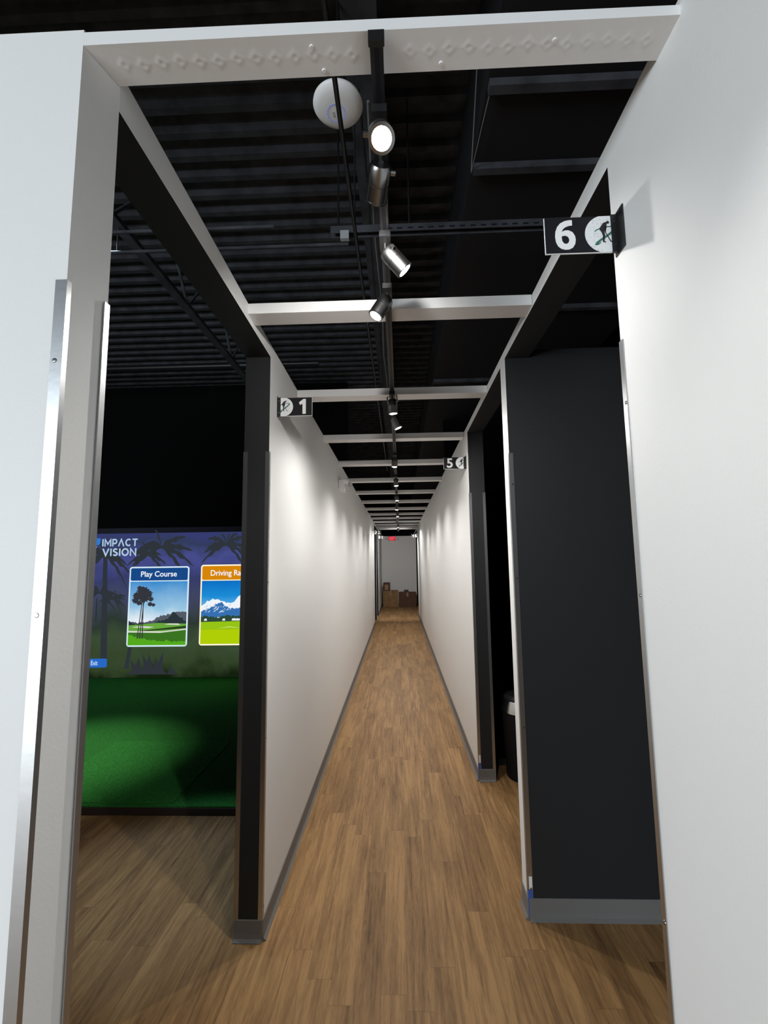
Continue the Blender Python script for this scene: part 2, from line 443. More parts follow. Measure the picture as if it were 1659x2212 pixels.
guard(.506+T,3.23,-1,1, 'metal strip on the bay edge of the black post below sign 5', False, w=.016)

# ------------------------------------------------------------------ number signs
def clip_x(poly, xc, keep_less):
    out = []
    n = len(poly)
    for i in range(n):
        a, c = poly[i], poly[(i+1) % n]
        ia = (a[0] <= xc) if keep_less else (a[0] >= xc); ic = (c[0] <= xc) if keep_less else (c[0] >= xc)
        if ia: out.append(a)
        if ia != ic:
            t = (xc-a[0])/(c[0]-a[0]); out.append((xc, a[1]+t*(c[1]-a[1])))
    return out
def clip_z(poly, zc, keep_less):
    return [(x, z) for z, x in clip_x([(z, x) for x, z in poly], zc, keep_less)]

EM = .000187   # emblem units (drawing pixels) to metres
def em(px, py): return ((px-845)*EM, (415-py)*EM*1.18)
FIG = [[(866,285),(830,297),(803,330),(786,352),(784,368),(806,396),(820,440),(815,470),(814,506),(853,512),(851,504),(834,496),(840,470),(848,438),(840,396),(856,368),(868,330),(874,308)],
       [(858,330),(872,330),(862,372),(858,402),(846,400),(850,365)],
       [(846,398),(856,398),(915,498),(938,499),(936,508),(908,508)]]
HEAD = [(886+18*math.cos(t*math.pi/8), 291+15*math.sin(t*math.pi/8)) for t in range(16)]
def swoosh():
    out = []
    # broad lower stroke
    lo = [(718,532),(735,505),(790,470),(850,440),(905,402),(950,360),(975,345)]
    hi = [(990,352),(965,385),(915,425),(860,458),(800,490),(765,522),(796,505),(798,512),(765,535),(735,541)]
    out.append(lo+hi)
    # thin upper stroke
    up = [(722,385),(740,368),(800,345),(870,333),(940,330),(985,338),(992,352)]
    dn = [(982,350),(940,342),(870,345),(800,357),(748,378),(730,392)]
    out.append(up+dn)
    return out

GLY = {
 '6': ([(490,258),(490,318),(440,324),(400,338),(372,358),(354,388),(395,372),(440,372),(490,395),(518,438),(525,480),(515,530),(485,570),(440,590),(390,592),(340,580),(300,550),(275,500),(268,440),(275,385),(300,330),(340,290),(400,265),(450,258)],
       [(350,442),(354,490),(375,519),(405,527),(434,512),(445,480),(431,446),(400,432),(368,434)]),
 '1': ([(1100,258),(1170,258),(1170,625),(1078,625),(1078,375),(1010,405),(980,340)], None)}
def glyph_or_text(num, root, xc, w):
    out, hole = GLY[num]
    xs = [p[0] for p in out]; zs = [p[1] for p in out]
    f = lambda p: (xc+((p[0]-min(xs))/(max(xs)-min(xs))-.5)*w, .0365-(p[1]-min(zs))/(max(zs)-min(zs))*.072)
    pts = [f(p) for p in out]
    if hole:
        h = [f(p) for p in hole]; k = 5
        pts = pts[:k+1]+h+[h[0]]+pts[k:]
    b = MB(); b.slab(pts, -.0016, -.001); b.build('numeral', ACRYL, root)
def number_sign(num, x_wall, y, side, label):
    """side -1: fixed to the wall at x_wall and sticking out towards +x; +1: sticking out towards -x"""
    root = thing('number_sign', label, 'sign', (x_wall,y,2.19), 'black number signs along the corridor')
    W, Hh = .148, .0435
    s = -side
    xb = s*.016                    # bracket plate edge
    xe = s*(.016+W)
    x0, x1 = min(xb, xe), max(xb, xe)
    b = MB(); b.box((x0,-.001,-Hh), (x1,.0015,Hh)); b.build('panel', BLACKG, root)
    b = MB(); e = .0014
    b.box((x0-(e if s < 0 else 0),-.0006,-Hh-e), (x1+(e if s > 0 else 0),.0022,-Hh)); b.box(((x0-e) if s < 0 else x1,-.0006,-Hh), (x0 if s < 0 else x1+e,.0022,Hh))
    b.build('panel_edge', ACRYL, root)
    # ball, cut off by the bracket and the edges of the panel
    cx = xb+s*.0135; r = .0452
    ball = [(cx+r*math.cos(t*math.pi/36), r*math.sin(t*math.pi/36)) for t in range(72)]
    ball = clip_x(ball, xb, s < 0); ball = clip_z(clip_z(ball, Hh, True), -Hh, False)
    b = MB(); b.slab(ball, -.0016, -.001); bo = b.build('golf_ball_print', BALL, root)
    dx = cx+(.004 if s > 0 else -.001)
    b = MB()
    for P in swoosh():
        q = clip_x([(em(*p)[0]+dx, em(*p)[1]) for p in P], xb, s < 0)
        if len(q) > 2: b.slab(q, -.0020, -.0016)
    b.build('swoosh', GREENINK, root)
    b = MB()
    for P in FIG+[HEAD]:
        q = clip_x([(em(*p)[0]+dx, em(*p)[1]) for p in P], xb, s < 0)
        if len(q) > 2: b.slab(q, -.0024, -.0020)
    b.build('golfer_silhouette', INK, root)
    w = {'1':.033,'6':.046}.get(num, .044)
    xc = xe-s*.045
    glyph_or_text(num, root, xc, w) if num in GLY else text_mesh('numeral', num, ACRYL, root, xc-w/2, xc+w/2, -.0355, .0365, -.001, bold=.022, extrude=.0006)
    # angle bracket: plate on the panel, flange on the wall
    b = MB(); bh = .0455
    b.box((min(0,xb),-.0035,-bh), (max(0,xb),.0025,bh))
    fy = (-.030, .012) if side > 0 else (-.012, .004)
    b.box((min(0,s*.003),fy[0],-bh-.004), (max(0,s*.003),fy[1],bh+.004))
    b.build('bracket', BLACKM, root)
    for z in (-.028, .028):
        q = MB(); q.tube((s*.0085,-.0035,z), (s*.0085,-.005,z), .0026, 10); q.build('screw', STEEL, root)
    return root
number_sign('6', .508, .972, 1, 'black number 6 sign on the nearest wall beside the bay opening')
number_sign('1', -.563, 2.052, -1, 'black number 1 sign sticking out above its long shadow')
number_sign('5', .506, 3.352, 1, 'black number 5 sign beyond the black divider')
number_sign('2', -.6075, 10.9, -1, 'tiny number 2 sign at the far end of the long wall')
number_sign('3', -.6125, 13.03, -1, 'tiny number 3 sign nearest to the red exit sign')
number_sign('4', .500, 12.5, 1, 'tiny number 4 sign at the far end of the corridor')

# ------------------------------------------------------------------ track and spotlights
XT = -.026
tr = thing('lighting_track', 'black track rail under the white beams along the whole corridor', 'track', (XT,.716,2.375))
b = MB(); b.box((-.0122,0,0), (.0122,12.4,.020)); 
rail = b.build('rail', BLACKM, tr, bevel=.002)
b = MB(); b.box((-.0145,-.010,-.001), (.0145,0,.022)); b.build('end_cap', BLACKM, tr)
b = MB(); b.box((-.0045,.002,-.0006), (.0045,12.39,0)); b.build('slot', BLACKG, tr)

R_ = .0255
m_ad = MB().box((-.0155,-.034,-.018), (.0155,.034,0)).build('adapter', BLACKM)
m_st = MB().tube((0,0,-.002), (0,0,.03), .006, 12).build('stem', STEEL, smooth=True)
m_hd = MB().lathe([(.0001,-.004),(.0215,-.004),(.0225,-.006),(R_,-.010),(R_,-.040),(R_-.0012,-.0405),(R_-.0012,-.0425),(R_,-.043),(R_,-.080),(R_-.002,-.080),(R_-.004,-.078),(.0002,-.076)][::-1], 36).build('head', STEEL, smooth=True)
m_bz = MB().lathe([(R_-.003,-.0812),(R_+.0006,-.0805),(R_+.0006,-.0765),(R_,-.0765)], 36).build('bezel', STEEL, smooth=True)
m_ln = MB().lathe([(.0001,-.0828),(.014,-.0824),(.0225,-.0806),(.0228,-.0780)], 32).build('lens', LENS, smooth=True)
m_kn = MB().tube((R_-.002,0,-.018), (R_+.010,0,-.018), .006, 14).build('thumb_screw', STEEL, smooth=True)
m_yk = MB()
for sg in (-1, 1): m_yk.box((sg*(R_+.0045)-.001,-.005,-.025), (sg*(R_+.0045)+.001,.005,.016))
m_yk.box((-R_-.0055,-.005,.015), (R_+.0055,.005,.017)); m_yk = m_yk.build('yoke', STEEL)
proto = [m_ad, m_st, m_hd, m_bz, m_ln, m_kn, m_yk]
first = {}
def spot_head(lx, ly, lz, d, label, power, cone=125, blend=.8, yoke=True):
    d = Vector(d).normalized(); Lp = Vector((lx, ly, lz)); piv = Lp-d*.082
    piv = Vector((XT, piv.y, 2.342)); 
    root = thing('track_spotlight', label, 'spotlight', (XT,piv.y,2.375), 'spotlights on the black track')
    def inst(src, name, parent, M=None):
        o = bpy.data.objects.new(name, src.data); COL.objects.link(o); o.parent = parent
        if M is not None: o.matrix_local = M
        return o
    inst(m_ad, 'adapter', root)
    off = piv-Vector((XT, piv.y, 2.375))
    inst(m_st, 'stem', root, Matrix.Translation(off))
    rot = (-d).to_track_quat('Z', 'Y').to_matrix().to_4x4()
    hd = inst(m_hd, 'head', root, Matrix.Translation(off) @ rot)
    inst(m_bz, 'bezel', hd); inst(m_ln, 'lens', hd); inst(m_kn, 'thumb_screw', hd)
    if yoke: inst(m_yk, 'yoke', root, Matrix.Translation(off) @ rot)
    ld = bpy.data.lights.new('spot_lamp', 'SPOT'); ld.energy = power; ld.color = (1,.975,.945)
    ld.spot_size = math.radians(cone); ld.spot_blend = blend; ld.shadow_soft_size = .012
    lo = bpy.data.objects.new('spot_lamp', ld); COL.objects.link(lo)
    lo.location = piv+d*.090; lo.rotation_euler = (-d).to_track_quat('Z', 'Y').to_euler()
    return root
P0 = 13
SP = [   # y of the lamp, aim, label, power, cone, blend
 (.80, (.06,-.62,-.78), 'glaring lamp nearest the camera, facing it below the disc', 7, 120, .8),
 (.99, (-.20,.88,-.40), 'dark lamp head turned away, right behind the glaring one', 13, 112, .8),
 (1.215,(.66,.16,-.70), 'silver lamp head tilted sideways below the strut channel', 7, 130, .8),
 (1.43, (-.50,-.14,-.85), 'bright lamp in front of the second white beam', 17.5, 104, .85),
 (2.40, (.06,.10,-.99), 'lamp pointing down in front of the third white beam', 13, 172, .5),
 (2.69, (.38,.06,-.90), 'small bright lamp just behind the third white beam', 11, 168, .45),
 (3.78, (-.05,.0,-1), 'lamp hanging straight down over the fifth white beam', 12, 140, .7),
 (4.74, (.04,.0,-1), 'lamp hanging straight down over the sixth white beam', 12, 140, .7),
 (5.90, (.05,-.02,-1), 'lamp between the seventh and eighth white beams', 12, 140, .7),
 (6.92, (-.06,.0,-1), 'lamp just before the eighth white beam', 12, 140, .7),
 (7.98, (.05,.0,-1), 'lamp just before the ninth white beam', 12, 140, .7),
 (9.25, (-.25,.35,-.85), 'lamp turned away toward the far end', 12, 140, .7),
 (10.53,(.02,.1,-1), 'last but one lamp of the track', 15, 176, .25),
 (11.85,(-.02,.70,-.68), 'farthest lamp of the track, added to light the end wall', 44, 114, .4),  # unseen lamp added to brighten the end wall and far signs
]
for y, d, lab, pw, cn, bl in SP:
    spot_head(XT, y, 2.285, d, lab, pw*2.05, cn, bl, yoke=(lab.startswith('lamp pointing')))
for o in proto: bpy.data.objects.remove(o)

# ------------------------------------------------------------------ above the beams
ap = thing('wireless_access_point', 'round white disc with blue ring under the roof deck', 'access point', (-.207,1.555,3.20))
b = MB(); b.lathe([(.0001,-.016),(.04,-.0155),(.07,-.012),(.088,-.005),(.095,.004),(.094,.012),(.080,.016)], 64); b.build('dome', PLASTIC, ap, smooth=True)
b = MB(); n = 48
cxr, cyr = -.008, .012
for k in range(n):
    a0, a1 = 2*math.pi*k/n, 2*math.pi*(k+1)/n
    b.poly([(cxr+.0360*math.cos(a0),cyr+.0360*math.sin(a0),-.0166),(cxr+.0360*math.cos(a1),cyr+.0360*math.sin(a1),-.0166),(cxr+.0340*math.cos(a1),cyr+.0340*math.sin(a1),-.0170),(cxr+.0340*math.cos(a0),cyr+.0340*math.sin(a0),-.0170)])
b.build('status_ring', BLUEL, ap)
b = MB(); b.box((-.022,.006,-.0175), (-.016,.012,-.0160)); b.box((-.021,.017,-.0175), (-.015,.024,-.0160)); b.build('emblem', GREY, ap)
b = MB(); b.tube((0,0,.016), (0,0,.80), .006, 8); b.build('hanger_rod', BLACKM, ap)

def pipe(name, pts, r, m, label, cat, group=None, n=10, hang=()):
    b = MB()
    for hx, hy, hz, ht in hang: b.tube((hx,hy,hz), (hx,hy,ht), .004, 8)
    for p, q in zip(pts, pts[1:]): b.tube(p, q, r, n)
    return tag(b.build(name, m, smooth=True), label, cat, group)
pipe('conduit', [(-.182,.45,3.0),(-.182,7.5,3.0)], .0085, BLACKM, 'black conduit passing in front of the white disc', 'conduit', hang=((-.182,1.95,3.0,3.659),(-.182,4.6,3.0,3.659),(-.182,7.2,3.0,3.659)))
pipe('conduit', [(-2.6,2.31,3.2),(-.25,2.31,3.2)], .009, BLACKC, 'thin black pipe running crosswise from the bay to the cable run', 'conduit', hang=((-1.55,2.31,3.2,3.349),(-2.4,2.31,3.2,3.999)))
pipe('conduit', [(-2.6,2.16,3.2),(-.62,2.16,3.2)], .009, BLACKC, 'shorter black pipe over the left bay header', 'conduit', hang=((-2.4,2.16,3.2,3.999),(-2.0,2.16,3.2,3.999)))
pipe('screen_pipe', [(-4.6,5.0,3.76),(-.9,5.0,3.76)], .03, BLACKM, 'dim black pipe hung across the dark bay above the screen', 'pipe')

rb = thing('roof_beam', 'black steel beam under the deck running along the corridor above the track', 'steel beam', (-.13,0,3.66))
b = MB(); b.box((-.075,-2,0), (.075,15.7,.012)); b.build('lower_flange', BLACKC, rb)
b = MB(); b.box((-.005,-2,.012), (.005,15.7,.328)); b.build('web', BLACKC, rb)
b = MB(); b.box((-.075,-2,.328), (.075,15.7,.340)); b.build('upper_flange', BLACKC, rb)
rnd = random.Random(3)
cab = ['black cable hung below the steel beam nearest the disc', 'black cable second from the disc under the steel beam', 'black cable swinging widest under the steel beam', 'black cable nearest the lamps under the steel beam']
for k in range(4):
    x = -.145+.035*k; pts = []
    for j in range(15):
        yy = 1.75+j*.30
        pts.append((x+.008*math.sin(j*1.1+k*2), yy, 3.50-.05*abs(math.sin(j*.9+k))-.02*k))
    pipe('cable', pts, .006, BLACKM if k != 1 else BASE, cab[k], 'cable', 'cables under the roof beam', 8)

sc_ = thing('strut_channel', 'slotted black steel channel hung crosswise over the corridor', 'strut channel', (-.338,2.245,3.20))
b = MB()
b.box((0,-.02,.038), (2.2,.02,.041)); b.box((0,-.0205,0), (2.2,-.0175,.041)); b.box((0,.0175,0), (2.2,.0205,.041))
for k in range(34): b.box((.30+k*.055,-.0212,.012), (.328+k*.055,-.0203,.020), 1)
b.build('channel', [BLACKC, BLACKG], sc_)
for xx in (.04, .42): 
    b = MB(); b.tube((xx,0,.04), (xx,0,.80), .005, 8); b.build('threaded_rod', STEEL, sc_)
b = MB(); b.box((.055,-.045,-.05), (.10,-.021,-.004)); b.build('clamp', GREY, sc_)

du = thing('air_duct', 'large black rectangular duct under the deck over the right-hand bays', 'duct', (.40,0,3.44))
b = MB(); b.box((0,-2.5,0), (1.5,15.6,.48)); b.build('duct_body', DUCTB, du)
for yy in (1.70, 2.10, 3.4, 4.8):
    b = MB(); b.box((.005,yy-.02,-.035), (1.5,yy+.02,0)); b.build('joint_flange', BLACKC, du)
for xx, yy, zz in ((-.03,1.70,.20), (.012,1.72,-.03)):
    b = MB(); b.tube((-.006,2.10,-.035), (xx,yy,zz), .0025, 8); b.build('hanger_wire', BASE, du)

jo = thing('bar_joist', 'open web black roof joist above the left bay', 'joist', (-1.55,0,3.35))
b = MB(); b.box((-.03,2.2,0), (.03,6.1,.03)); b.build('bottom_chord', BLACKC, jo)
b = MB(); b.box((-.03,2.2,.61), (.03,6.1,.645)); b.build('top_chord', BLACKC, jo)
k = 0; yy = 2.25
while yy < 5.8:
    za, zb = (.03,.61) if k % 2 == 0 else (.61,.03)
    b = MB(); b.tube((0,yy,za), (0,yy+.45,zb), .011, 8); b.build('web_rod', BLACKC, jo); yy += .45; k += 1

# ------------------------------------------------------------------ things on the walls
el = thing('emergency_light', 'white twin-head emergency light on the long left wall', 'emergency light', (-.572,4.38,2.195))
b = MB(); b.box((-.001,-.13,-.035), (.045,.13,.055)); b.build('housing', PLASTIC, el, bevel=.008)
for s in (-1, 1):
    c = Vector((.055, s*.10, .055)); d = Vector((.75, -.35*s-.15, -.35)).normalized()
    b = MB(); b.tube(c-d*.012, c+d*.045, .024, 20, r1=.034); h = b.build('lamp_head', PLASTIC, el, smooth=True)
    b = MB(); b.tube(c+d*.0455, c+d*.048, .029, 20); b.build('lamp_lens', GREY, h, smooth=True)
b = MB(); b.tube((.045,.0,-.02), (.048,.0,-.02), .006, 12); b.build('indicator', GLINT, el)

ex = thing('exit_sign', 'red lit exit sign with two lamp heads on the end wall', 'exit sign', (-.245,15.8,2.29))
b = MB(); b.box((-.125,-.05,-.085), (.125,0,.085)); b.build('housing', PLASTIC, ex, bevel=.006)
b = MB(); b.box((-.118,-.0515,-.075), (.118,-.05,.075)); b.build('face', emit('red_glowing_sign_face', (.42,.002,.008), 1), ex)
text_mesh('lettering', 'EXIT', REDL, ex, -.085, .085, -.058, .058, -.0515, bold=.02, extrude=.002)
b = MB()
for s in (-1, 1): b.slab([(s*.092,.03),(s*.113,0),(s*.092,-.03)], -.0535, -.0515)
b.build('direction_arrows', REDL, ex)
for s in (-1, 1):
    b = MB(); b.tube((s*.125,-.03,0), (s*.16,-.03,0), .012, 10); b.build('lamp_arm', PLASTIC, ex)
    b = MB(); b.tube((s*.19,-.02,0), (s*.19,-.08,-.01), .03, 18, r1=.036); h = b.build('lamp_head', PLASTIC, ex, smooth=True)
    b = MB(); b.tube((s*.19,-.0805,-.01), (s*.19,-.083,-.01), .031, 18); b.build('lamp_lens', GREY, h)

ou = thing('wall_outlet', 'small white socket plate low on the long right wall', 'outlet', (.504,6.85,.27))
b = MB(); b.box((-.005,-.036,-.058), (0,.036,.058)); b.build('cover_plate', PLASTIC, ou, bevel=.002)
for z in (-.022, .022):
    b = MB(); b.box((-.0065,-.016,z-.014), (-.005,.016,z+.014)); b.build('socket', PLASTIC, ou)

# ------------------------------------------------------------------ boxes at the far end
def carton(x0, x1, y0, y1, z0, z1, m, label, flap=None, tape=True):
    root = thing('cardboard_box', label, 'box', ((x0+x1)/2,(y0+y1)/2,z0), 'cardboard boxes at the end wall')
    w, d, h = (x1-x0)/2, (y1-y0)/2, z1-z0
    b = MB(); b.box((-w,-d,0), (w,d,h)); b.build('carton', m, root, bevel=.004)
    if tape:
        b = MB(); b.box((-.03,-d-.001,h*.72), (.03,-d,h-.001)); b.box((-.03,-d-.001,h), (.03,d,h+.001)); b.build('tape', TAPE, root)
    for (fx0, fx1, ang) in (flap or []):
        b = MB(); b.poly([(fx0,-d,h),(fx1,-d,h),(fx1-.02,-d+.10*math.cos(ang),h+.10*math.sin(ang)),(fx0+.05,-d+.10*math.cos(ang),h+.10*math.sin(ang))])
        o = b.build('flap', m, root); md = o.modifiers.new('t', 'SOLIDIFY'); md.thickness = .004
    return root, w, d, h
carton(-.572, -.064, 15.25, 15.72, .0, .530, CARD, 'tall brown carton under the small dark box', [(.03,.20,.02)])
r, w, d, h = carton(-.560, -.335, 15.30, 15.62, .5315, .797, CARDD, 'small dark box standing on the tall carton', None, False)
b = MB(); b.box((-.06,-d-.0012,.03), (.055,-d,.20)); b.build('paper_label', TAPE, r)
carton(-.050, .530, 15.25, 15.75, 0, .470, CARDD, 'wide brown carton with a raised flap beside the tall one', [(-.15,.05,1.2)], True)

# bin in the fifth bay
bn = thing('waste_bin', 'black round bin with a bright steel band behind the white divider edge', 'bin', (.832,3.30,.001))
b = MB(); b.lathe([(.120,0),(.125,.01),(.140,.430)], 40); b.build('bin_body', mat('black_bin_plastic', (.006,.006,.006), .7, spec=.2), bn, smooth=True)
b = MB(); b.lathe([(.141,.431),(.143,.433),(.130,.505),(.128,.509)], 48); b.build('steel_band', CHROME, bn, smooth=True)
b = MB(); b.lathe([(.126,.510),(.128,.522),(.110,.540),(.02,.545)], 40); b.build('lid', BLACKM, bn, smooth=True)

# ------------------------------------------------------------------ bay 1: platform, mat, screen
pf = thing('turf_platform', 'low platform covered in green turf in front of the screen', 'platform', (-2.9,4.4,0))
b = MB(); b.box((-2.25,-1.59,0), (2.20,1.43,.044)); b.build('deck', BLACKP, pf)
b = MB(); b.box((-2.25,-1.60,.0445), (2.20,1.43,.052)); b.build('turf', TURF, pf)
b = MB(); b.box((-2.25,-1.604,.001), (2.20,-1.592,.043)); b.build('edge_trim', RISER, pf, bevel=.003)
hm = MB(); hm.box((-2.30,2.83,.0523), (-1.37,3.76,.058)); hm = hm.build('hitting_mat', MATT, bevel=.002)
tag(hm, 'square green hitting mat on the near edge of the turf platform', 'mat')
p5 = thing('turf_platform', 'dark low platform behind the black post of bay 5', 'platform', (2.1,4.92,0))
b = MB(); b.box((-1.48,-1.45,0), (1.49,1.28,.045)); b.build('deck', BLACKP, p5)
b = MB(); b.box((-1.48,-1.45,.0453), (1.49,1.28,.052)); b.build('rubber_top', BAYDARK, p5)
wall('wall_bay_five_back', [(.65,6.25),(3.6,6.25),(3.6,6.35),(.65,6.35)], BW, 0, 4.0, mats=[BAYDARK,BAYDARK])

YS = 5.85
SM = emit_ramp('projected_backdrop', [(0,(20,32,14)),(.10,(50,66,40)),(.24,(58,76,52)),(.36,(44,55,48)),(.46,(56,64,74)),(.56,(62,68,98)),(.68,(54,60,104)),(.82,(70,76,140)),(.92,(50,60,92)),(1,(54,60,112))], .05, 1.885, 2.6, .34, 1, 7)
E_ = lambda n, c, s=1: emit(n, s2l(c), s)
scr = thing('projection_screen', 'large golf simulator screen showing the menu in bay 1', 'screen', (0,YS,0))
b = MB(); b.box((-4.15,0,.03), (-1.15,.02,1.955)); b.build('screen_fabric', mat('dark_screen_border', (.012,.013,.030), .8), scr)
b = MB(); b.box((-4.13,-.002,.05), (-1.17,0,1.885)); b.build('projected_picture', SM, scr)
# palm silhouettes of the projected picture
b = MB(); rr = random.Random(11)
def trunk(x, z0, z1, w, lean=0):
    b.slab([(x-w,z0),(x+w,z0),(x+lean+w*.6,z1),(x+lean-w*.6,z1)], -.0028, -.002)
def frond(cx, cz, L, ang, droop, w=.03):
    n = 7; up = []; dn = []
    for k in range(n+1):
        t = k/n; a = ang; x = cx+math.cos(a)*L*t; z = cz+math.sin(a)*L*t-droop*t*t
        ww = w*math.sin(math.pi*min(1,t*.9+.08))
        jag = ww*(.6 if k % 2 else 1.2)
        up.append((x,z+jag*.5)); dn.append((x,z-jag))
    b.slab(up+dn[::-1], -.003, -.002)
trunk(-3.80,.28,1.62,.045,-.05); trunk(-3.50,.16,.60,.03,.06); trunk(-3.93,.75,1.05,.012)
for cx, cz, L in ((-3.85,1.60,.40),(-3.90,1.12,.27),(-3.72,1.05,.22),(-3.10,1.70,.40),(-3.28,1.60,.30),(-2.25,1.72,.34),(-1.8,1.2,.35)):
    for k in range(11): frond(cx, cz, L*rr.uniform(.7,1.1), -.5+math.pi*1.25*k/10+rr.uniform(-.1,.1), L*rr.uniform(.3,.7), L*.12)
for k in range(16):
    x = -3.1+rr.uniform(-.35,.2); b.slab([(x-.06,.09),(x+.06,.09),(x+rr.uniform(-.1,.1),rr.uniform(.18,.38))], -.0031, -.002)
b.build('palm_silhouettes', E_('palm_shade', (46,52,58)), scr)
CW = E_('card_border_light', (214,236,250)); 
def rounded(x0, x1, z0, z1, r, n=6):
    out = []
    for cx, cz, a0 in ((x1-r,z1-r,0),(x0+r,z1-r,90),(x0+r,z0+r,180),(x1-r,z0+r,270)):
        for k in range(n+1):
            a = math.radians(a0+90*k/n); out.append((cx+r*math.cos(a), cz+r*math.sin(a)))
    return out
def menu_card(x0, x1, z0, z1, zh, hdr, title, tx0, tx1, tz0, tz1, painter, warm):
    b = MB(); b.slab(rounded(x0,x1,z0,z1,.035), -.006, -.003)
    c = b.build('menu_card', CW if not warm else E_('card_border_warm', (255,246,214)), scr)
    b = MB(); b.slab(rounded(x0+.018,x1-.018,zh-.0,z1-.018,.02), -.0068, -.006); b.build('title_bar', hdr, c)
    text_mesh('title', title, E_('title_light', (245,248,255)), c, tx0, tx1, tz0, tz1, -.0068, bold=.012, extrude=.0006)
    painter(x0+.018, x1-.018, z0+.018, zh-.012, c)
def jagged(x0, x1, zbase, hs, rnd, n=40):
    pts = [(x0,zbase)]
    for k in range(n+1):
        t = k/n; i = t*(len(hs)-1); j = min(int(i), len(hs)-2); f_ = i-j
        pts.append((x0+(x1-x0)*t, zbase+hs[j]*(1-f_)+hs[j+1]*f_+rnd.uniform(-.012,.012)))
    return pts+[(x1,zbase)]
def pic_course(x0, x1, z0, z1, par):
    w = x1-x0; h = z1-z0; r3 = random.Random(5)
    sky = emit_ramp('course_sky', [(0,(236,240,244)),(.35,(232,240,246)),(.6,(150,196,226)),(1,(58,140,206))], z0, z1, 4, .25)
    gm = [sky, E_('rocks', (84,90,100)), E_('far_trees', (42,54,58)), E_('fairway', (104,168,62)), E_('sand', (214,218,206)), E_('rough', (58,116,34)), E_('near_grass', (84,170,28)), E_('tree_shade', (52,54,62)), E_('dark_hedge', (40,66,30))]
    b = MB(); Y = -.0066
    b.slab([(x0,z0),(x1,z0),(x1,z1),(x0,z1)], Y, -.006, 0); Y -= .0001
    b.slab(jagged(x0,x1,z0+h*.30,[h*x for x in (.06,.05,.05,.07,.10,.16,.18,.20,.22,.20)],r3), Y, -.006, 1); Y -= .0001
    b.slab(jagged(x0,x1,z0+h*.30,[h*x for x in (.09,.03,.05,.03,.05,.08,.10,.22,.14,.06)],r3,60), Y, -.006, 2); Y -= .0001
    b.slab([(x0,z0),(x1,z0),(x1,z0+h*.33),(x0+w*.5,z0+h*.345),(x0,z0+h*.31)], Y, -.006, 3); Y -= .0001
    b.slab([(x0+w*.05,z0+h*.28),(x0+w*.35,z0+h*.265),(x0+w*.45,z0+h*.285),(x0+w*.2,z0+h*.30)], Y, -.006, 4)
    b.slab([(x0+w*.62,z0+h*.32),(x0+w*.9,z0+h*.31),(x0+w*.86,z0+h*.335),(x0+w*.7,z0+h*.335)], Y, -.006, 4); Y -= .0001
    b.slab([(x0,z0+h*.2),(x1,z0+h*.26),(x1,z0+h*.30),(x0+w*.3,z0+h*.235)], Y, -.006, 8); Y -= .0001
    b.slab([(x0,z0),(x1,z0),(x1,z0+h*.255),(x0+w*.6,z0+h*.215),(x0,z0+h*.225)], Y, -.006, 4); Y -= .0001
    b.slab([(x0,z0),(x1,z0),(x1,z0+h*.235),(x0+w*.55,z0+h*.19),(x0,z0+h*.20)], Y, -.006, 5); Y -= .0001
    b.slab(jagged(x0,x1,z0,[h*x for x in (.17,.12,.09,.06,.07,.05,.06)],r3,50), Y, -.006, 6); Y -= .0001
    for tx, lean in ((.16,.06),(.20,.05),(.25,-.01)):
        b.slab([(x0+w*tx-.006,z0+h*.10),(x0+w*tx+.006,z0+h*.10),(x0+w*(tx+lean)+.005,z0+h*.68),(x0+w*(tx+lean)-.005,z0+h*.68)], Y, -.006, 7)
    for cx, cz, rad in ((.14,.78,.085),(.22,.85,.10),(.31,.80,.09),(.25,.73,.085),(.10,.70,.06),(.37,.72,.05),(.17,.66,.05),(.36,.64,.045),(.42,.63,.035),(.16,.90,.04)):
        pts = []
        for k in range(22):
            q = rad*(1.15 if k % 2 else .78)*r3.uniform(.85,1.15); a = 2*math.pi*k/22
            pts.append((x0+w*cx+w*q*math.cos(a), z0+h*cz+w*q*.8*math.sin(a)))
        Y -= .00003; b.slab(pts, Y, -.006, 7)
    b.build('card_picture', gm, par)
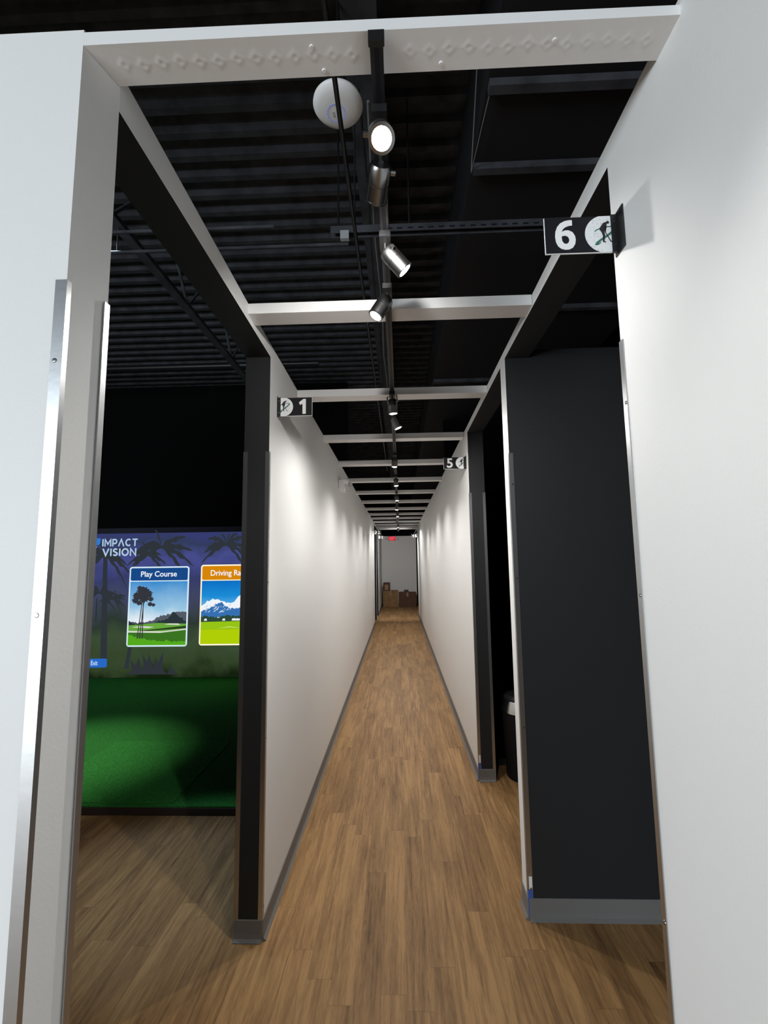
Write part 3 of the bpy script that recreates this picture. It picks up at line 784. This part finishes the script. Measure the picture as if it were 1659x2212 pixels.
def pic_range(x0, x1, z0, z1, par):
    w = x1-x0; h = z1-z0; r3 = random.Random(9)
    sky = emit_ramp('range_sky', [(0,(170,214,240)),(.5,(110,190,235)),(.75,(28,140,214)),(1,(12,110,196))], z0, z1, 3, .12)
    gm = [sky, E_('clouds', (238,244,250)), E_('blue_ridge', (54,112,178)), E_('snow', (196,214,232)), E_('tree_line', (44,72,58)), E_('range_grass', (150,196,20)), E_('range_grass_near', (176,206,8)), E_('mown_light', (206,222,120))]
    b = MB(); Y = -.0066
    b.slab([(x0,z0),(x1,z0),(x1,z1),(x0,z1)], Y, -.006, 0); Y -= .0001
    b.slab(jagged(x0,x1,z0+h*.40,[h*x for x in (.20,.28,.31,.29,.24,.26,.36,.44,.46,.40)],r3,30), Y, -.006, 1); Y -= .0001
    rid = [h*x for x in (.10,.13,.19,.24,.17,.13,.15,.12,.10,.09)]
    b.slab(jagged(x0,x1,z0+h*.42,rid,r3,44), Y, -.006, 2); Y -= .0001
    for k in range(22):
        cx = x0+w*r3.uniform(.08,.52); cz = z0+h*r3.uniform(.50,.61); q = r3.uniform(.012,.03)
        b.slab([(cx-q,cz-q*.5),(cx+q*.3,cz-q*.2),(cx+q*.6,cz+q*.9)], Y, -.006, 3)
    Y -= .0001
    b.slab(jagged(x0,x1,z0+h*.34,[h*x for x in (.09,.10,.08,.11,.09,.10,.08,.10)],r3,46), Y, -.006, 4); Y -= .0001
    b.slab([(x0,z0),(x1,z0),(x1,z0+h*.36),(x0,z0+h*.345)], Y, -.006, 5); Y -= .0001
    for k in range(9):
        cx = x0+w*r3.uniform(.05,.9); b.slab([(cx-.02,z0+h*.365),(cx+.02,z0+h*.365),(cx+.012,z0+h*.40),(cx-.014,z0+h*.395)], Y, -.006, 1)
    b.slab([(x0,z0),(x1,z0),(x1,z0+h*.23),(x0,z0+h*.22)], Y, -.006, 6); Y -= .0001
    b.slab([(x0+w*.28,z0+h*.24),(x0+w*.5,z0+h*.26),(x0+w*.72,z0+h*.24),(x0+w*.5,z0+h*.275)], Y, -.006, 7)
    b.build('card_picture', gm, par)
menu_card(-3.512, -2.725, .433, 1.447, 1.268, E_('title_bar_blue', (24,72,134)), 'Play Course', -3.36, -2.887, 1.295, 1.388, pic_course, False)
menu_card(-2.572, -1.785, .443, 1.462, 1.268, E_('title_bar_orange', (214,134,8)), 'Driving Range', -2.442, -1.915, 1.297, 1.392, pic_range, True)
LB = E_('logo_lettering', (176,202,232))
def arc(cx, cz, rx, rz, a0, a1, n=14): return [(cx+rx*math.cos(math.radians(a0+(a1-a0)*k/n)), cz+rz*math.sin(math.radians(a0+(a1-a0)*k/n))) for k in range(n+1)]
STR = {'I':(.16,[[(.08,0),(.08,1)]]), 'M':(.95,[[(.08,0),(.08,.93),(.475,.3),(.87,.93),(.87,0)]]), 'P':(.68,[[(.08,0),(.08,.92),(.38,.92)]+arc(.38,.65,.22,.27,90,-90)+[(.08,.38)]]),
 'A':(.86,[[(.06,0),(.43,.93),(.80,0)]]), 'C':(.84,[arc(.46,.5,.38,.42,50,310)]), 'T':(.74,[[(.0,.92),(.74,.92)],[(.37,.92),(.37,0)]]),
 'V':(.86,[[(.06,1),(.43,.07),(.80,1)]]), 'S':(.66,[arc(.33,.71,.24,.21,30,200)[:12]+[(.12,.62),(.33,.52),(.54,.40)]+arc(.33,.29,.24,.21,20,-160)]), 'O':(.92,[arc(.46,.5,.38,.42,0,360,28)]), 'N':(.80,[[(.08,0),(.08,.93),(.72,.07),(.72,1)]])}
def stroke_word(word, x0, x1, z0, z1, y, wd=.19, gap=.15):
    tot = sum(STR[c][0] for c in word)+gap*(len(word)-1); sx = (x1-x0)/tot; sz = z1-z0; x = x0
    b = MB(); dy = 0
    for c in word:
        wc, ls = STR[c]
        for ln in ls:
            P = [(x+px*sx, z0+pz*sz) for px, pz in ln]; n = len(P); hw = wd*sx*.5; L = []; Rr = []
            for k in range(n):
                a = P[max(k-1,0)]; q = P[min(k+1,n-1)]
                d1 = Vector((P[k][0]-a[0], P[k][1]-a[1])); d2 = Vector((q[0]-P[k][0], q[1]-P[k][1]))
                if d1.length < 1e-9: d1 = d2
                if d2.length < 1e-9: d2 = d1
                n1 = Vector((-d1.y, d1.x)).normalized(); n2 = Vector((-d2.y, d2.x)).normalized(); m = (n1+n2)
                m = n1 if m.length < .2 else m.normalized(); ml = hw/max(.45, m.dot(n1))
                L.append((P[k][0]+m.x*ml, P[k][1]+m.y*ml)); Rr.append((P[k][0]-m.x*ml, P[k][1]-m.y*ml))
            for k in range(n-1): b.poly([(*L[k][:1],y,L[k][1]),(*Rr[k][:1],y,Rr[k][1]),(*Rr[k+1][:1],y,Rr[k+1][1]),(*L[k+1][:1],y,L[k+1][1])])
        x += (wc+gap)*sx
    return b.build('logo_lettering', LB, scr)
stroke_word('IMPACT', -3.899, -3.427, 1.718, 1.815, -.0036)
stroke_word('VISION', -3.892, -3.440, 1.592, 1.690, -.0036)
b = MB(); b.slab([(-4.10,1.835),(-3.925,1.825),(-3.925,1.765),(-3.945,1.738),(-4.10,1.725)], -.0035, -.002, 0)
b.slab([(-4.06,1.72),(-3.97,1.72),(-4.005,1.605),(-4.06,1.605)], -.0036, -.002, 1)
b.build('logo_mark', [E_('logo_blue', (48,120,205)), LB], scr)
b = MB(); b.slab(rounded(-4.06,-3.755,.178,.288,.02), -.0035, -.002); xb = b.build('exit_button', E_('button_blue', (38,104,196)), scr)
text_mesh('button_text', 'Exit', E_('button_text_light', (205,228,250)), xb, -3.962, -3.874, .206, .264, -.0036, bold=.01)

# ------------------------------------------------------------------ lights
def area(name, loc, target, sx_, sy_, power, col):
    l = bpy.data.lights.new(name, 'AREA'); l.shape = 'RECTANGLE'; l.size = sx_; l.size_y = sy_; l.energy = power; l.color = col
    o = bpy.data.objects.new(name, l); COL.objects.link(o); o.location = loc
    o.rotation_euler = (Vector(loc)-Vector(target)).to_track_quat('Z', 'Y').to_euler()
    return o
area('lobby_window_daylight', (-4.2,-4.6,1.55), (.1,.9,1.35), 3.0, 2.2, 405, (.84,.93,1.0))
def spot(name, loc, target, power, cone, blend, col, soft=.05):
    l = bpy.data.lights.new(name, 'SPOT'); l.energy = power; l.spot_size = math.radians(cone); l.spot_blend = blend; l.color = col; l.shadow_soft_size = soft
    o = bpy.data.objects.new(name, l); COL.objects.link(o); o.location = loc
    o.rotation_euler = (Vector(loc)-Vector(target)).to_track_quat('Z', 'Y').to_euler()
    return o
spot('bay_spot', (-2.7,3.3,3.3), (-2.55,3.45,0), 210, 36, 1, (1,.97,.92))
spot('bay_floor_fill', (-1.6,2.3,3.3), (-1.05,2.25,0), 240, 26, 1, (.55,.75,1.0))  # added bluish fill for the bay floor, no projector here

w = bpy.data.worlds.new('world'); sc.world = w; w.use_nodes = True
w.node_tree.nodes['Background'].inputs[0].default_value = (0,0,0,1)

# ------------------------------------------------------------------ camera
cam = bpy.data.cameras.new('camera'); co = bpy.data.objects.new('camera', cam); COL.objects.link(co)
cam.sensor_fit = 'VERTICAL'; cam.sensor_height = 24; cam.lens = 981.32/2212*24; cam.clip_start = .02; cam.clip_end = 100
r_ = Vector((0.99932346,0.03428267,-0.01331624)); u_ = Vector((0.0170443,-0.11085917,0.99368996)); f_ = Vector((-0.03259011,0.99324465,0.11136849))
Mx = Matrix((r_, u_, -f_)).transposed().to_4x4(); Mx.translation = (0,0,1.455)
co.matrix_world = Mx
sc.camera = co

sc.view_settings.view_transform = 'Standard'; sc.view_settings.look = 'None'
sc.view_settings.exposure = 0; sc.view_settings.gamma = 1; sc.view_settings.use_curve_mapping = False
